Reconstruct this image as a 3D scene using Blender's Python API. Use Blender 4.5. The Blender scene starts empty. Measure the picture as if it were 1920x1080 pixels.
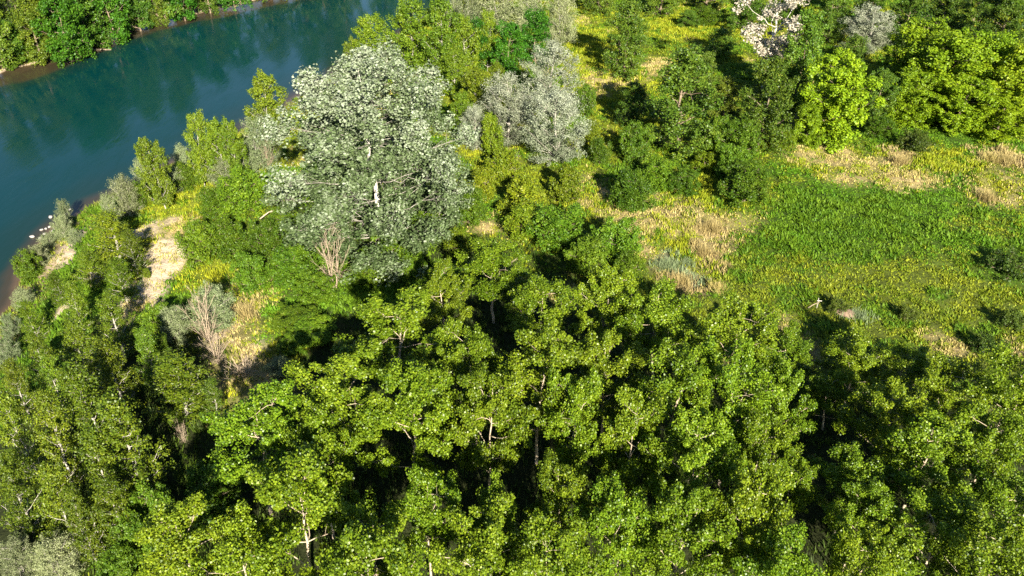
import bpy, math, random
import numpy as np
from mathutils import Vector

S = bpy.context.scene
COL = S.collection

# ---------------------------------------------------------------- camera
cam_data = bpy.data.cameras.new('camera')
cam = bpy.data.objects.new('camera', cam_data)
COL.objects.link(cam)
cam.location = (0, 0, 40)
cam.rotation_euler = (math.radians(90 - 33), 0, 0)
cam_data.sensor_fit = 'HORIZONTAL'
cam_data.angle = math.radians(62)
cam_data.clip_start = .5
cam_data.clip_end = 6000
S.camera = cam

# ---------------------------------------------------------------- sky, sun, exposure
SUN_ELEV = math.radians(27.2)
SUN_ROT = math.radians(165.8)
world = bpy.data.worlds.new('World'); S.world = world
world.use_nodes = True
wn = world.node_tree
sky = wn.nodes.new('ShaderNodeTexSky')
sky.sky_type = 'NISHITA'; sky.sun_disc = False
sky.sun_elevation = SUN_ELEV; sky.sun_rotation = SUN_ROT
sky.air_density = 1.0; sky.dust_density = .2; sky.ozone_density = 3.0
bg = wn.nodes['Background']
wn.links.new(sky.outputs['Color'], bg.inputs['Color'])
bg.inputs['Strength'].default_value = .05
sun_data = bpy.data.lights.new('sun', 'SUN')
sun_data.energy = 5.0; sun_data.angle = math.radians(.53); sun_data.color = (1, .935, .81)
sun = bpy.data.objects.new('sun', sun_data); COL.objects.link(sun)
sd = Vector((math.sin(SUN_ROT) * math.cos(SUN_ELEV), math.cos(SUN_ROT) * math.cos(SUN_ELEV), math.sin(SUN_ELEV)))
sun.rotation_euler = sd.to_track_quat('Z', 'Y').to_euler()
sun.location = (0, 0, 120)
S.view_settings.view_transform = 'Standard'
S.view_settings.look = 'None'
S.view_settings.exposure = 1.64
S.view_settings.gamma = 1
S.view_settings.use_curve_mapping = False
S.render.engine = 'CYCLES'
S.cycles.max_bounces = 5
S.cycles.diffuse_bounces = 2
S.cycles.glossy_bounces = 2
S.cycles.transmission_bounces = 3
S.cycles.use_denoising = False
S.cycles.caustics_reflective = False
S.cycles.caustics_refractive = False

# ---------------------------------------------------------------- the lie of the land
NEAR_BANK = [(-30,-300),(-38,0),(-43.7,48.5),(-44.6,56.3),(-45.5,61.7),(-47.2,68.7),(-48.8,74.7),(-48.9,80.4),(-47.0,84.7),(-44.6,89.3),(-40.9,95.2),(-37.3,103.0),(-32.9,113.7),(-26.1,132.0),(-15.7,158.0),(-6.6,180.7),(5.0,207.9),(60,330),(300,900)]
FAR_BANK = [(-200,-300),(-150,0),(-95,100),(-85.3,117.9),(-81.6,123.9),(-79.2,128.7),(-74.9,134.6),(-72.1,147.5),(-64.4,157.4),(-55.4,166.8),(-48.7,173.1),(-38.2,185.2),(-24.0,199.8),(20,255),(250,900)]
WATER_Z = -4.0

def hash2(ix, iy, seed):
    n = (ix.astype(np.int64) * 374761393 + iy.astype(np.int64) * 668265263 + seed * 1442695041) & 0xffffffff
    n = ((n ^ (n >> 13)) * 1274126177) & 0xffffffff
    n = (n ^ (n >> 16)) & 0xffffffff
    return n / 4294967295.0

def noise2(x, y, scale, seed=0):
    x = np.asarray(x, float) / scale + 1000.3; y = np.asarray(y, float) / scale + 1000.7
    ix = np.floor(x); iy = np.floor(y); fx = x - ix; fy = y - iy
    fx = fx * fx * (3 - 2 * fx); fy = fy * fy * (3 - 2 * fy)
    a = hash2(ix, iy, seed); b = hash2(ix + 1, iy, seed); c = hash2(ix, iy + 1, seed); d = hash2(ix + 1, iy + 1, seed)
    return (a * (1 - fx) + b * fx) * (1 - fy) + (c * (1 - fx) + d * fx) * fy * 1.0

def fbm(x, y, scale, seed=0, octaves=3):
    t = 0; amp = 1; s = 0
    for o in range(octaves):
        t = t + amp * noise2(x, y, scale / 2 ** o, seed + 17 * o); s += amp; amp *= .5
    return t / s

def side_distance(x, y, line, side):
    """Distance to a bank line, positive on the land."""
    x = np.asarray(x, float); y = np.asarray(y, float)
    best = np.full(x.shape, 1e9); sgn = np.ones(x.shape)
    for (ax, ay), (bx, by) in zip(line[:-1], line[1:]):
        dx, dy = bx - ax, by - ay; ll = dx * dx + dy * dy
        t = np.clip(((x - ax) * dx + (y - ay) * dy) / ll, 0, 1)
        d = np.hypot(x - ax - t * dx, y - ay - t * dy)
        c = dx * (y - ay) - dy * (x - ax)
        m = d < best - 1e-9
        best = np.where(m, d, best); sgn = np.where(m, np.sign(c) * side, sgn)
    return best * sgn

def banks(x, y):
    w = (fbm(x, y, 5.0, 5) - .5) * 2.2
    return side_distance(x, y, NEAR_BANK, -1) + w, side_distance(x, y, FAR_BANK, 1) + w

def land(x, y):
    x = np.asarray(x, float); y = np.asarray(y, float)
    dn, df = banks(x, y)
    near = np.interp(dn, [-30, -7, -2, 0, 1.6, 4, 8, 12, 22], [-7, -6, -4.75, -4.0, -3.5, -2.5, -.7, 0, .1])
    far = np.interp(df, [-12, -5, -2, 0, 2, 5, 20, 80], [-7, -4.5, -4.2, -4.0, -3.55, -2.9, -1.8, .5])
    z = np.maximum(near, far)
    inland = np.clip(np.maximum(dn, df) / 8, 0, 1)
    return z + (fbm(x, y, 9, 3) - .5) * 1.1 * inland + (fbm(x, y, 2.2, 9) - .5) * .55 * np.clip(inland + .15, 0, 1)

# ---------------------------------------------------------------- helpers
def new_mesh(name, verts, faces_by_size, mat, attrs=None, smooth=False):
    """verts (n,3); faces_by_size: list of (m,k) index arrays; attrs: {name: per-point floats or rgb}."""
    verts = np.asarray(verts, np.float32)
    me = bpy.data.meshes.new(name)
    nl = sum(f.size for f in faces_by_size); npoly = sum(len(f) for f in faces_by_size)
    me.vertices.add(len(verts)); me.vertices.foreach_set('co', verts.ravel())
    me.loops.add(nl); me.polygons.add(npoly)
    me.loops.foreach_set('vertex_index', np.concatenate([f.ravel() for f in faces_by_size]).astype(np.int32))
    tot = np.concatenate([np.full(len(f), f.shape[1]) for f in faces_by_size]).astype(np.int32)
    me.polygons.foreach_set('loop_start', np.concatenate([[0], np.cumsum(tot)[:-1]]).astype(np.int32))
    try: me.polygons.foreach_set('loop_total', tot)
    except Exception: pass
    if smooth: me.polygons.foreach_set('use_smooth', np.ones(npoly, bool))
    me.update(calc_edges=True)
    for k, v in (attrs or {}).items():
        v = np.asarray(v, np.float32)
        if v.ndim == 1:
            at = me.attributes.new(k, 'FLOAT', 'POINT'); at.data.foreach_set('value', v)
        else:
            at = me.attributes.new(k, 'FLOAT_COLOR', 'POINT')
            at.data.foreach_set('color', np.c_[v, np.ones(len(v))].astype(np.float32).ravel())
    if mat: me.materials.append(mat)
    return me

def link(name, me, parent=None):
    o = bpy.data.objects.new(name, me); COL.objects.link(o); o.parent = parent
    return o

def tag(o, label=None, category=None, group=None, kind=None):
    for k, v in (('label', label), ('category', category), ('group', group), ('kind', kind)):
        if v: o[k] = v
    return o

def nodes_of(name):
    m = bpy.data.materials.new(name); m.use_nodes = True
    return m, m.node_tree.nodes, m.node_tree.links

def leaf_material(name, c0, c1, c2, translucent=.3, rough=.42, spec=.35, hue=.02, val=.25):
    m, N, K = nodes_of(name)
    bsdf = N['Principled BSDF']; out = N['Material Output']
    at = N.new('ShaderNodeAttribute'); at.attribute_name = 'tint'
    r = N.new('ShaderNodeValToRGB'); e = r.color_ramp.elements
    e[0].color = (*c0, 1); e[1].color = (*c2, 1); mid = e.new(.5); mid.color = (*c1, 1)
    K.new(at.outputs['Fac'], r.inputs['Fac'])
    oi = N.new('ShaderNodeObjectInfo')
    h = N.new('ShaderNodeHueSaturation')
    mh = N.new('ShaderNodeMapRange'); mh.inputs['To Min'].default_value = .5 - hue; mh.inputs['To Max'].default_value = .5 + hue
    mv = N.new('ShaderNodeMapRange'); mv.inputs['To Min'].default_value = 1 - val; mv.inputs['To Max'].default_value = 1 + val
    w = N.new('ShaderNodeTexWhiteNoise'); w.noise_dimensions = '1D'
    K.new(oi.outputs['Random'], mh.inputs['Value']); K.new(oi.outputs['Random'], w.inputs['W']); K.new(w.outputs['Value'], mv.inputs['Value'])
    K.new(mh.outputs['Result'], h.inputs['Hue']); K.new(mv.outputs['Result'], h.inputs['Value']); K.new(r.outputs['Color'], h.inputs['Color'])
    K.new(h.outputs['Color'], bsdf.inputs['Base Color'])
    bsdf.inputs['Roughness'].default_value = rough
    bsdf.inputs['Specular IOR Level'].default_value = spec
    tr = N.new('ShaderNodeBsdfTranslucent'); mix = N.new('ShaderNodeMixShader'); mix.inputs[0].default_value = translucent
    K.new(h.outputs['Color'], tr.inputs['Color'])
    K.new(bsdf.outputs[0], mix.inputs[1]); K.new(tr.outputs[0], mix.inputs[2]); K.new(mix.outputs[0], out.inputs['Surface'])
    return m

def bark_material(name, c0, c1, scale=2.5):
    m, N, K = nodes_of(name)
    b = N['Principled BSDF']; tc = N.new('ShaderNodeTexCoord')
    n = N.new('ShaderNodeTexNoise'); n.inputs['Scale'].default_value = scale; n.inputs['Detail'].default_value = 5
    K.new(tc.outputs['Object'], n.inputs['Vector'])
    r = N.new('ShaderNodeValToRGB'); r.color_ramp.elements[0].color = (*c0, 1); r.color_ramp.elements[1].color = (*c1, 1)
    r.color_ramp.elements[0].position = .35; r.color_ramp.elements[1].position = .65
    K.new(n.outputs['Fac'], r.inputs['Fac']); K.new(r.outputs['Color'], b.inputs['Base Color'])
    bp = N.new('ShaderNodeBump'); bp.inputs['Strength'].default_value = .4; bp.inputs['Distance'].default_value = .05
    K.new(n.outputs['Fac'], bp.inputs['Height']); K.new(bp.outputs['Normal'], b.inputs['Normal'])
    b.inputs['Roughness'].default_value = .85
    return m

LEAF = {
    'front_poplar': leaf_material('poplar_leaf', (.042, .090, .004), (.134, .208, .008), (.27, .35, .018), .28, .40, .32, .010, .14),
    'young_poplar': leaf_material('young_poplar_leaf', (.045, .090, .007), (.110, .170, .009), (.20, .25, .012), .28, .45, .3, .02, .28),
    'white_poplar': leaf_material('white_poplar_leaf', (.045, .075, .020), (.115, .16, .062), (.34, .38, .26), .15, .6, .2, .0, .03),
    'silver_tree': leaf_material('silver_leaf', (.085, .11, .05), (.21, .235, .14), (.38, .40, .29), .15, .65, .2, .01, .12),
    'bank_poplar': leaf_material('bank_poplar_leaf', (.052, .105, .007), (.125, .195, .009), (.22, .28, .013), .3, .5, .3, .015, .18),
    'green_robinia': leaf_material('robinia_leaf', (.022, .085, .006), (.045, .15, .007), (.09, .21, .010), .3, .5, .3, .01, .2),
    'grey_willow': leaf_material('willow_leaf', (.09, .13, .04), (.20, .24, .10), (.33, .36, .19), .2, .55, .3, .02, .2),
    'dark_tree': leaf_material('dark_leaf', (.038, .085, .007), (.085, .15, .010), (.18, .24, .018), .25, .48, .35, .025, .30),
    'dying_tree': leaf_material('dying_leaf', (.28, .24, .16), (.42, .37, .27), (.56, .50, .40), .15, .6, .2, .0, .05),
    'lime_maple': leaf_material('maple_leaf', (.085, .165, .005), (.20, .31, .008), (.31, .41, .012), .35, .5, .3, .012, .12),
    'green_bush': leaf_material('bush_leaf', (.042, .10, .006), (.092, .17, .008), (.17, .25, .012), .3, .5, .3, .010, .28),
    'low_bush': leaf_material('low_bush_leaf', (.03, .065, .008), (.065, .11, .010), (.12, .16, .015), .25, .5, .3, .02, .2),
    'yellow_shrub': leaf_material('yellow_shrub_leaf', (.065, .115, .006), (.145, .205, .008), (.25, .28, .010), .3, .5, .3, .015, .2),
}
BARK = {
    'pale': bark_material('pale_bark', (.34, .26, .17), (.54, .44, .31)),
    'white': bark_material('white_bark', (.42, .38, .31), (.64, .59, .50)),
    'brown': bark_material('brown_bark', (.14, .10, .06), (.30, .23, .15)),
    'tan': bark_material('tan_bark', (.27, .20, .13), (.45, .35, .24)),
    'grey': bark_material('grey_bark', (.26, .23, .18), (.46, .42, .35)),
}

# ---------------------------------------------------------------- plant builder
def bezier(a, b, c, n):
    t = np.linspace(0, 1, n)[:, None]
    return (1 - t) ** 2 * a + 2 * t * (1 - t) * b + t * t * c

class Wood:
    def __init__(self): self.v = []; self.f = []; self.n = 0
    def tube(self, pts, r0, r1, sides=5):
        pts = np.asarray(pts, float); n = len(pts)
        rad = np.linspace(r0, r1, n)
        d = np.gradient(pts, axis=0); d /= np.linalg.norm(d, axis=1)[:, None] + 1e-9
        ref = np.where(np.abs(d[:, 2:3]) > .9, [[1., 0, 0]], [[0, 0, 1.]])
        u = np.cross(d, ref); u /= np.linalg.norm(u, axis=1)[:, None] + 1e-9
        w = np.cross(d, u)
        ang = np.arange(sides) * 2 * math.pi / sides
        ring = pts[:, None] + rad[:, None, None] * (np.cos(ang)[None, :, None] * u[:, None] + np.sin(ang)[None, :, None] * w[:, None])
        self.v.append(ring.reshape(-1, 3))
        i = np.arange(n - 1)[:, None] * sides + np.arange(sides)[None]
        j = np.arange(n - 1)[:, None] * sides + (np.arange(sides)[None] + 1) % sides
        q = np.stack([i, j, j + sides, i + sides], -1).reshape(-1, 4) + self.n
        self.f.append(q); self.n += n * sides
    def mesh(self, name, mat):
        return new_mesh(name, np.concatenate(self.v), [np.concatenate(self.f)], mat, smooth=True)

def leaves(rng, centres, radii, axes, n_each, length, width, elong, up, out, rand, hang, bias):
    """Folded kite leaves spread through clumps; returns verts, quads, tint."""
    nc = len(centres); N = nc * n_each
    ci = np.repeat(np.arange(nc), n_each)
    v = rng.normal(size=(N, 3)); v /= np.linalg.norm(v, axis=1)[:, None]
    rr = rng.random(N) ** .45
    along = (v * axes[ci]).sum(1)[:, None] * axes[ci]
    off = (v - along) + along * elong
    p = centres[ci] + off * (rr * radii[ci])[:, None]
    nor = v * out + np.array([0, 0, 1.]) * up + rng.normal(size=(N, 3)) * rand
    nor /= np.linalg.norm(nor, axis=1)[:, None]
    t = np.cross(nor, rng.normal(size=(N, 3))); t[:, 2] -= hang
    t -= (t * nor).sum(1)[:, None] * nor
    t /= np.linalg.norm(t, axis=1)[:, None] + 1e-9
    s = np.cross(nor, t)
    L = (length * rng.uniform(.65, 1.25, N))[:, None]; W = L * (width / length)
    a = p - t * L * .5; c = p + t * L * .5 - nor * L * .10
    m = p - t * L * .08 + nor * W * .16
    b1 = m + s * W * .5; b2 = m - s * W * .5
    V = np.stack([a, b1, c, b2], 1).reshape(-1, 3)
    F = np.arange(N * 4).reshape(-1, 4)
    tint = np.clip(rng.normal(.5, .2, N) + bias[ci], 0, 1)
    return V, F, np.repeat(tint, 4)

PROF = {
    'dome': ([0, .25, .55, .8, 1], [.8, 1, .97, .78, .40]),
    'cone': ([0, .2, .5, .8, 1], [.8, 1, .72, .38, .08]),
    'round': ([0, .2, .5, .8, 1], [.72, .95, 1, .84, .42]),
    'oval': ([0, .3, .6, .85, 1], [.8, 1, .88, .55, .15]),
    'broad': ([0, .2, .5, .75, .9, 1], [.80, .98, 1, .92, .78, .52]),
    'vase': ([0, .3, .6, .85, 1], [.35, .7, 1, .95, .5]),
}
# H, R natural size; z0 crown base; limbs; rise; subs; lobe; clump; leaves per clump; leaf length/width; up/out/rand; hang; elong
KIND = {
    'front_poplar': dict(H=11, R=3.7, z0=.40, prof='dome', nl=14, asc=.6, ns=9, lobe=1.15, clump=.50, n=185, L=.155, W=.125, smin=.42, up=.5, out=.6, rand=.7, hang=.2, el=1.35, stem=.12, bark='pale', nv=7, limbs=True, cat='tree', group='glossy poplars of the front grove'),
    'young_poplar': dict(H=9, R=2.1, z0=.12, prof='cone', nl=34, asc=1.15, ns=4, lobe=.75, clump=.36, n=62, L=.145, W=.10, up=.5, out=.6, rand=.55, hang=.1, el=1.7, stem=.11, bark='grey', nv=5, cat='tree', group='young poplars on the bluff'),
    'white_poplar': dict(H=20.5, R=7.1, z0=.06, prof='broad', droop=.05, rmin=.52, limbr=.18, ball=1.2, axis_up=True, limb_bark='grey', nl=76, asc=.5, ns=16, lobe=2.3, clump=.60, n=78, L=.225, W=.17, smin=.18, up=.25, out=.9, rand=.5, hang=.8, el=1.5, stem=.24, bark='white', nv=1, limbs=True, cat='tree', group=None),
    'silver_tree': dict(H=11.5, R=3.3, z0=.06, prof='round', nl=34, asc=1.6, ns=7, lobe=1.1, clump=.50, n=88, L=.19, W=.08, up=.5, out=.6, rand=.5, hang=0, el=1.9, stem=.15, bark='grey', nv=3, cat='tree', group='silver trees'),
    'bank_poplar': dict(H=10, R=3.2, z0=.14, prof='dome', nl=28, asc=.8, ns=7, lobe=1.1, clump=.52, n=75, L=.22, W=.17, up=.5, out=.6, rand=.5, hang=.1, el=1.2, stem=.11, bark='grey', nv=3, cat='tree', group='yellow-green riverside trees'),
    'green_robinia': dict(H=9, R=3.0, z0=.1, prof='round', nl=22, asc=.6, ns=8, lobe=1.2, clump=.62, n=60, L=.26, W=.16, up=.7, out=.5, rand=.45, hang=.3, el=.7, stem=.13, bark='brown', nv=2, cat='tree', group='vivid green robinias'),
    'grey_willow': dict(H=5, R=2.4, z0=.02, prof='round', nl=30, asc=.9, ns=7, lobe=.8, clump=.42, n=60, L=.19, W=.055, up=.4, out=.6, rand=.6, hang=.2, el=1.4, stem=.08, bark='grey', nv=3, multi=5, cat='willow', group='grey willows'),
    'dark_tree': dict(H=11, R=3.5, z0=.08, prof='oval', nl=28, asc=.75, ns=8, lobe=1.25, clump=.55, n=85, L=.21, W=.15, up=.5, out=.6, rand=.6, hang=.1, el=1.1, stem=.17, bark='brown', nv=4, cat='tree', group='dark green trees'),
    'dying_tree': dict(H=15, R=4.6, z0=.38, prof='vase', nl=14, asc=1.3, ns=5, lobe=1.5, clump=.62, n=75, L=.25, W=.20, up=.5, out=.6, rand=.5, hang=.3, el=1.0, stem=.26, bark='white', nv=1, limbs=True, cat='tree', group=None),
    'lime_maple': dict(H=10.5, R=3.7, z0=.03, prof='round', nl=44, asc=.7, ns=8, lobe=1.15, clump=.56, n=85, L=.22, W=.18, up=.5, out=.7, rand=.45, hang=.4, el=1.0, stem=.16, bark='brown', nv=3, cat='tree', group='lime green maples'),
    'green_bush': dict(H=4, R=2.5, z0=.05, prof='round', nl=26, asc=.6, ns=7, lobe=.9, clump=.46, n=66, L=.20, W=.11, up=.75, out=.45, rand=.45, hang=.2, el=.75, stem=.07, bark='brown', nv=4, multi=4, cat='bush', group='vivid green bushes'),
    'low_bush': dict(H=1.6, R=2.0, z0=.05, prof='round', nl=22, asc=.4, ns=5, lobe=.6, clump=.32, n=50, L=.14, W=.09, up=.5, out=.5, rand=.55, hang=0, el=1, stem=.04, bark='brown', nv=2, multi=4, cat='bush', group='low dark meadow bushes'),
    'yellow_shrub': dict(H=4, R=1.8, z0=.05, prof='oval', nl=26, asc=.9, ns=5, lobe=.75, clump=.36, n=56, L=.18, W=.12, up=.5, out=.6, rand=.5, hang=0, el=1.3, stem=.06, bark='brown', nv=3, multi=2, cat='shrub', group='yellow-green shrubs'),
    'bare_tree': dict(H=5, R=1.7, z0=.12, prof='vase', nl=18, asc=1.9, ns=5, lobe=.9, clump=0, n=0, stem=.07, bark='tan', nv=3, multi=3, limbs=True, cat='bare shrub', group='bare dead shrubs'),
}

def grow(kind, seed):
    p = KIND[kind]; rng = np.random.default_rng(seed)
    H, R = p['H'], p['R']
    multi = p.get('multi', 1)
    trunk = Wood(); limbs = []
    stems = []
    for k in range(multi):
        phi = k * 2.4 + rng.uniform(0, 1)
        lean = (R * rng.uniform(.2, .4) if multi > 1 else R * .06)
        top = np.array([math.cos(phi) * lean, math.sin(phi) * lean, H * (.97 if k == 0 else rng.uniform(.7, .92))])
        base = np.array([math.cos(phi), math.sin(phi), 0]) * (R * .06 if multi > 1 else 0) + [0, 0, -.3]
        mid = (base + top) / 2 + rng.normal(size=3) * [R * .07, R * .07, 0]
        ax = bezier(base, mid, top, 11)
        ax[1:-1, :2] += rng.normal(size=(9, 2)) * R * .015
        stems.append(ax)
        trunk.tube(ax, p['stem'] / math.sqrt(multi) * 1.15, .02, 7 if multi == 1 else 5)
    cs, rs, axs, bs = [], [], [], []
    nl = p['nl']
    us, prs = PROF[p['prof']]
    for i in range(nl):
        u = min(1, max(0, (i + .5 + rng.uniform(-.4, .4)) / nl)) ** .9
        zt = H * (p['z0'] + (1 - p['z0']) * u * .97)
        rr = R * np.interp(u, us, prs) * rng.uniform(p.get('rmin', .55), 1.06)
        phi = i * 2.39996 + rng.uniform(-.5, .5)
        tip = np.array([rr * math.cos(phi), rr * math.sin(phi), zt])
        tip[2] = max(tip[2] - p.get('droop', 0) * H * (rr / R) ** 2, .3)
        ax = stems[i % multi]
        zo = min(max(zt - rr * p['asc'] * rng.uniform(.8, 1.2), H * .06), ax[-1, 2] * .9)
        j = int(np.argmin(np.abs(ax[:, 2] - zo))); o = ax[max(j, 1)]
        mid = o * .45 + tip * .55 - np.array([0, 0, .10 * rr * p['asc']]) + rng.normal(size=3) * .05 * R
        lim = bezier(o, mid, tip, 7)
        lim[1:-1] += rng.normal(size=(5, 3)) * .02 * R
        w = Wood()
        r0 = max(.018, p['stem'] / math.sqrt(multi) * p.get('limbr', .42) * (1 - .6 * u))
        w.tube(lim, r0, .014, 5)
        lb = rng.normal(0, .07)
        if p['n']:
            cs.append(tip); rs.append(p['clump'] * rng.uniform(.85, 1.25)); axs.append(tip - mid); bs.append(lb)
        for s_ in range(p['ns']):
            s = rng.uniform(p.get('smin', .3), .98) if p['n'] else rng.uniform(.15, .95)
            b = lim[int(s * 6)]
            d = (tip - o) / (np.linalg.norm(tip - o) + 1e-6) * .7 + rng.normal(size=3) * .75 + [0, 0, .25 if p['n'] else .8]
            d /= np.linalg.norm(d)
            ln = p['lobe'] * rng.uniform(.4, 1.1)
            t2 = b + d * ln
            if t2[2] < .12 * p.get('clump', .1): t2[2] = .15
            if p.get('ball') and s_ < p['ns'] * .75:
                v = rng.normal(size=3) + [0, 0, .35]; v /= np.linalg.norm(v)
                b = lim[rng.integers(4, 7)]; t2 = tip + v * [1, 1, 1.2] * p['ball'] * rng.uniform(.72, 1.0) * (.75 + .5 * ((i * 7) % 5) / 4)
                d = v; t2[2] = max(t2[2], .3)
            sub = bezier(b, (b + t2) / 2 + rng.normal(size=3) * .08 * ln, t2, 4)
            w.tube(sub, max(.010, r0 * .33), .006, 3)
            if p['n']:
                cs.append(t2); rs.append(p['clump'] * min(1.7, rng.lognormal(-.12, .33))); axs.append(d + [0, 0, .3]); bs.append(lb + rng.normal(0, .06))
            else:
                for q in range(2):
                    d3 = d + rng.normal(size=3) * .5; d3 /= np.linalg.norm(d3)
                    b3 = sub[rng.integers(1, 4)]
                    w.tube([b3, b3 + d3 * ln * .35 + rng.normal(size=3) * .03, b3 + d3 * ln * .7], .010, .005, 3)
        limbs.append(w)
    if p['n']:
        for ax in stems:
            for s in (.8, .9, 1.0):
                c = ax[int(s * 10)]
                cs.append(c); rs.append(p['clump'] * .9); axs.append(np.array([0, 0, 1.])); bs.append(0.)
    bark = BARK[p['bark']]; limb_bark = BARK[p.get('limb_bark', p['bark'])]
    out = {'crown': None, 'limbs': []}
    if p.get('limbs'):
        step = 1 if nl <= 20 else 3
        for i in range(0, nl, step):
            g = Wood()
            for w in limbs[i:i + step]:
                for v, f in zip(w.v, w.f):
                    base_n = w.v[0].shape[0]
                g_off = g.n
                vv = np.concatenate(w.v); ff = np.concatenate(w.f)
                g.v.append(vv); g.f.append(ff + g_off); g.n += len(vv)
            out['limbs'].append(g.mesh(kind + '_limb', limb_bark))
    else:
        for w in limbs:
            vv = np.concatenate(w.v); ff = np.concatenate(w.f)
            trunk.v.append(vv); trunk.f.append(ff + trunk.n); trunk.n += len(vv)
    out['trunk'] = trunk.mesh(kind + '_trunk', bark)
    if p['n']:
        cs = np.array(cs); rs = np.array(rs); axs = np.array(axs)
        if p.get('axis_up'): axs = axs * .25 + [0, 0, .8]
        axs /= np.linalg.norm(axs, axis=1)[:, None]; bs = np.array(bs)
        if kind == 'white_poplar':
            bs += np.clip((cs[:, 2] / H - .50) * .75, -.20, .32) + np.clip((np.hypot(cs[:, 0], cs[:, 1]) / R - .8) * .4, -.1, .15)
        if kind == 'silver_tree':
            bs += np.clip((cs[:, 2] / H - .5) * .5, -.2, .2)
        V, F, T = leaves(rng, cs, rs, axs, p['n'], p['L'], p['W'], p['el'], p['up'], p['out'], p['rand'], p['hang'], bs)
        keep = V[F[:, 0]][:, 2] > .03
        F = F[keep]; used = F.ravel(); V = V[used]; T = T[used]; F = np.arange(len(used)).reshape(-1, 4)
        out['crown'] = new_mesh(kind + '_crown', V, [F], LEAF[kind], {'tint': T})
    return out

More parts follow.
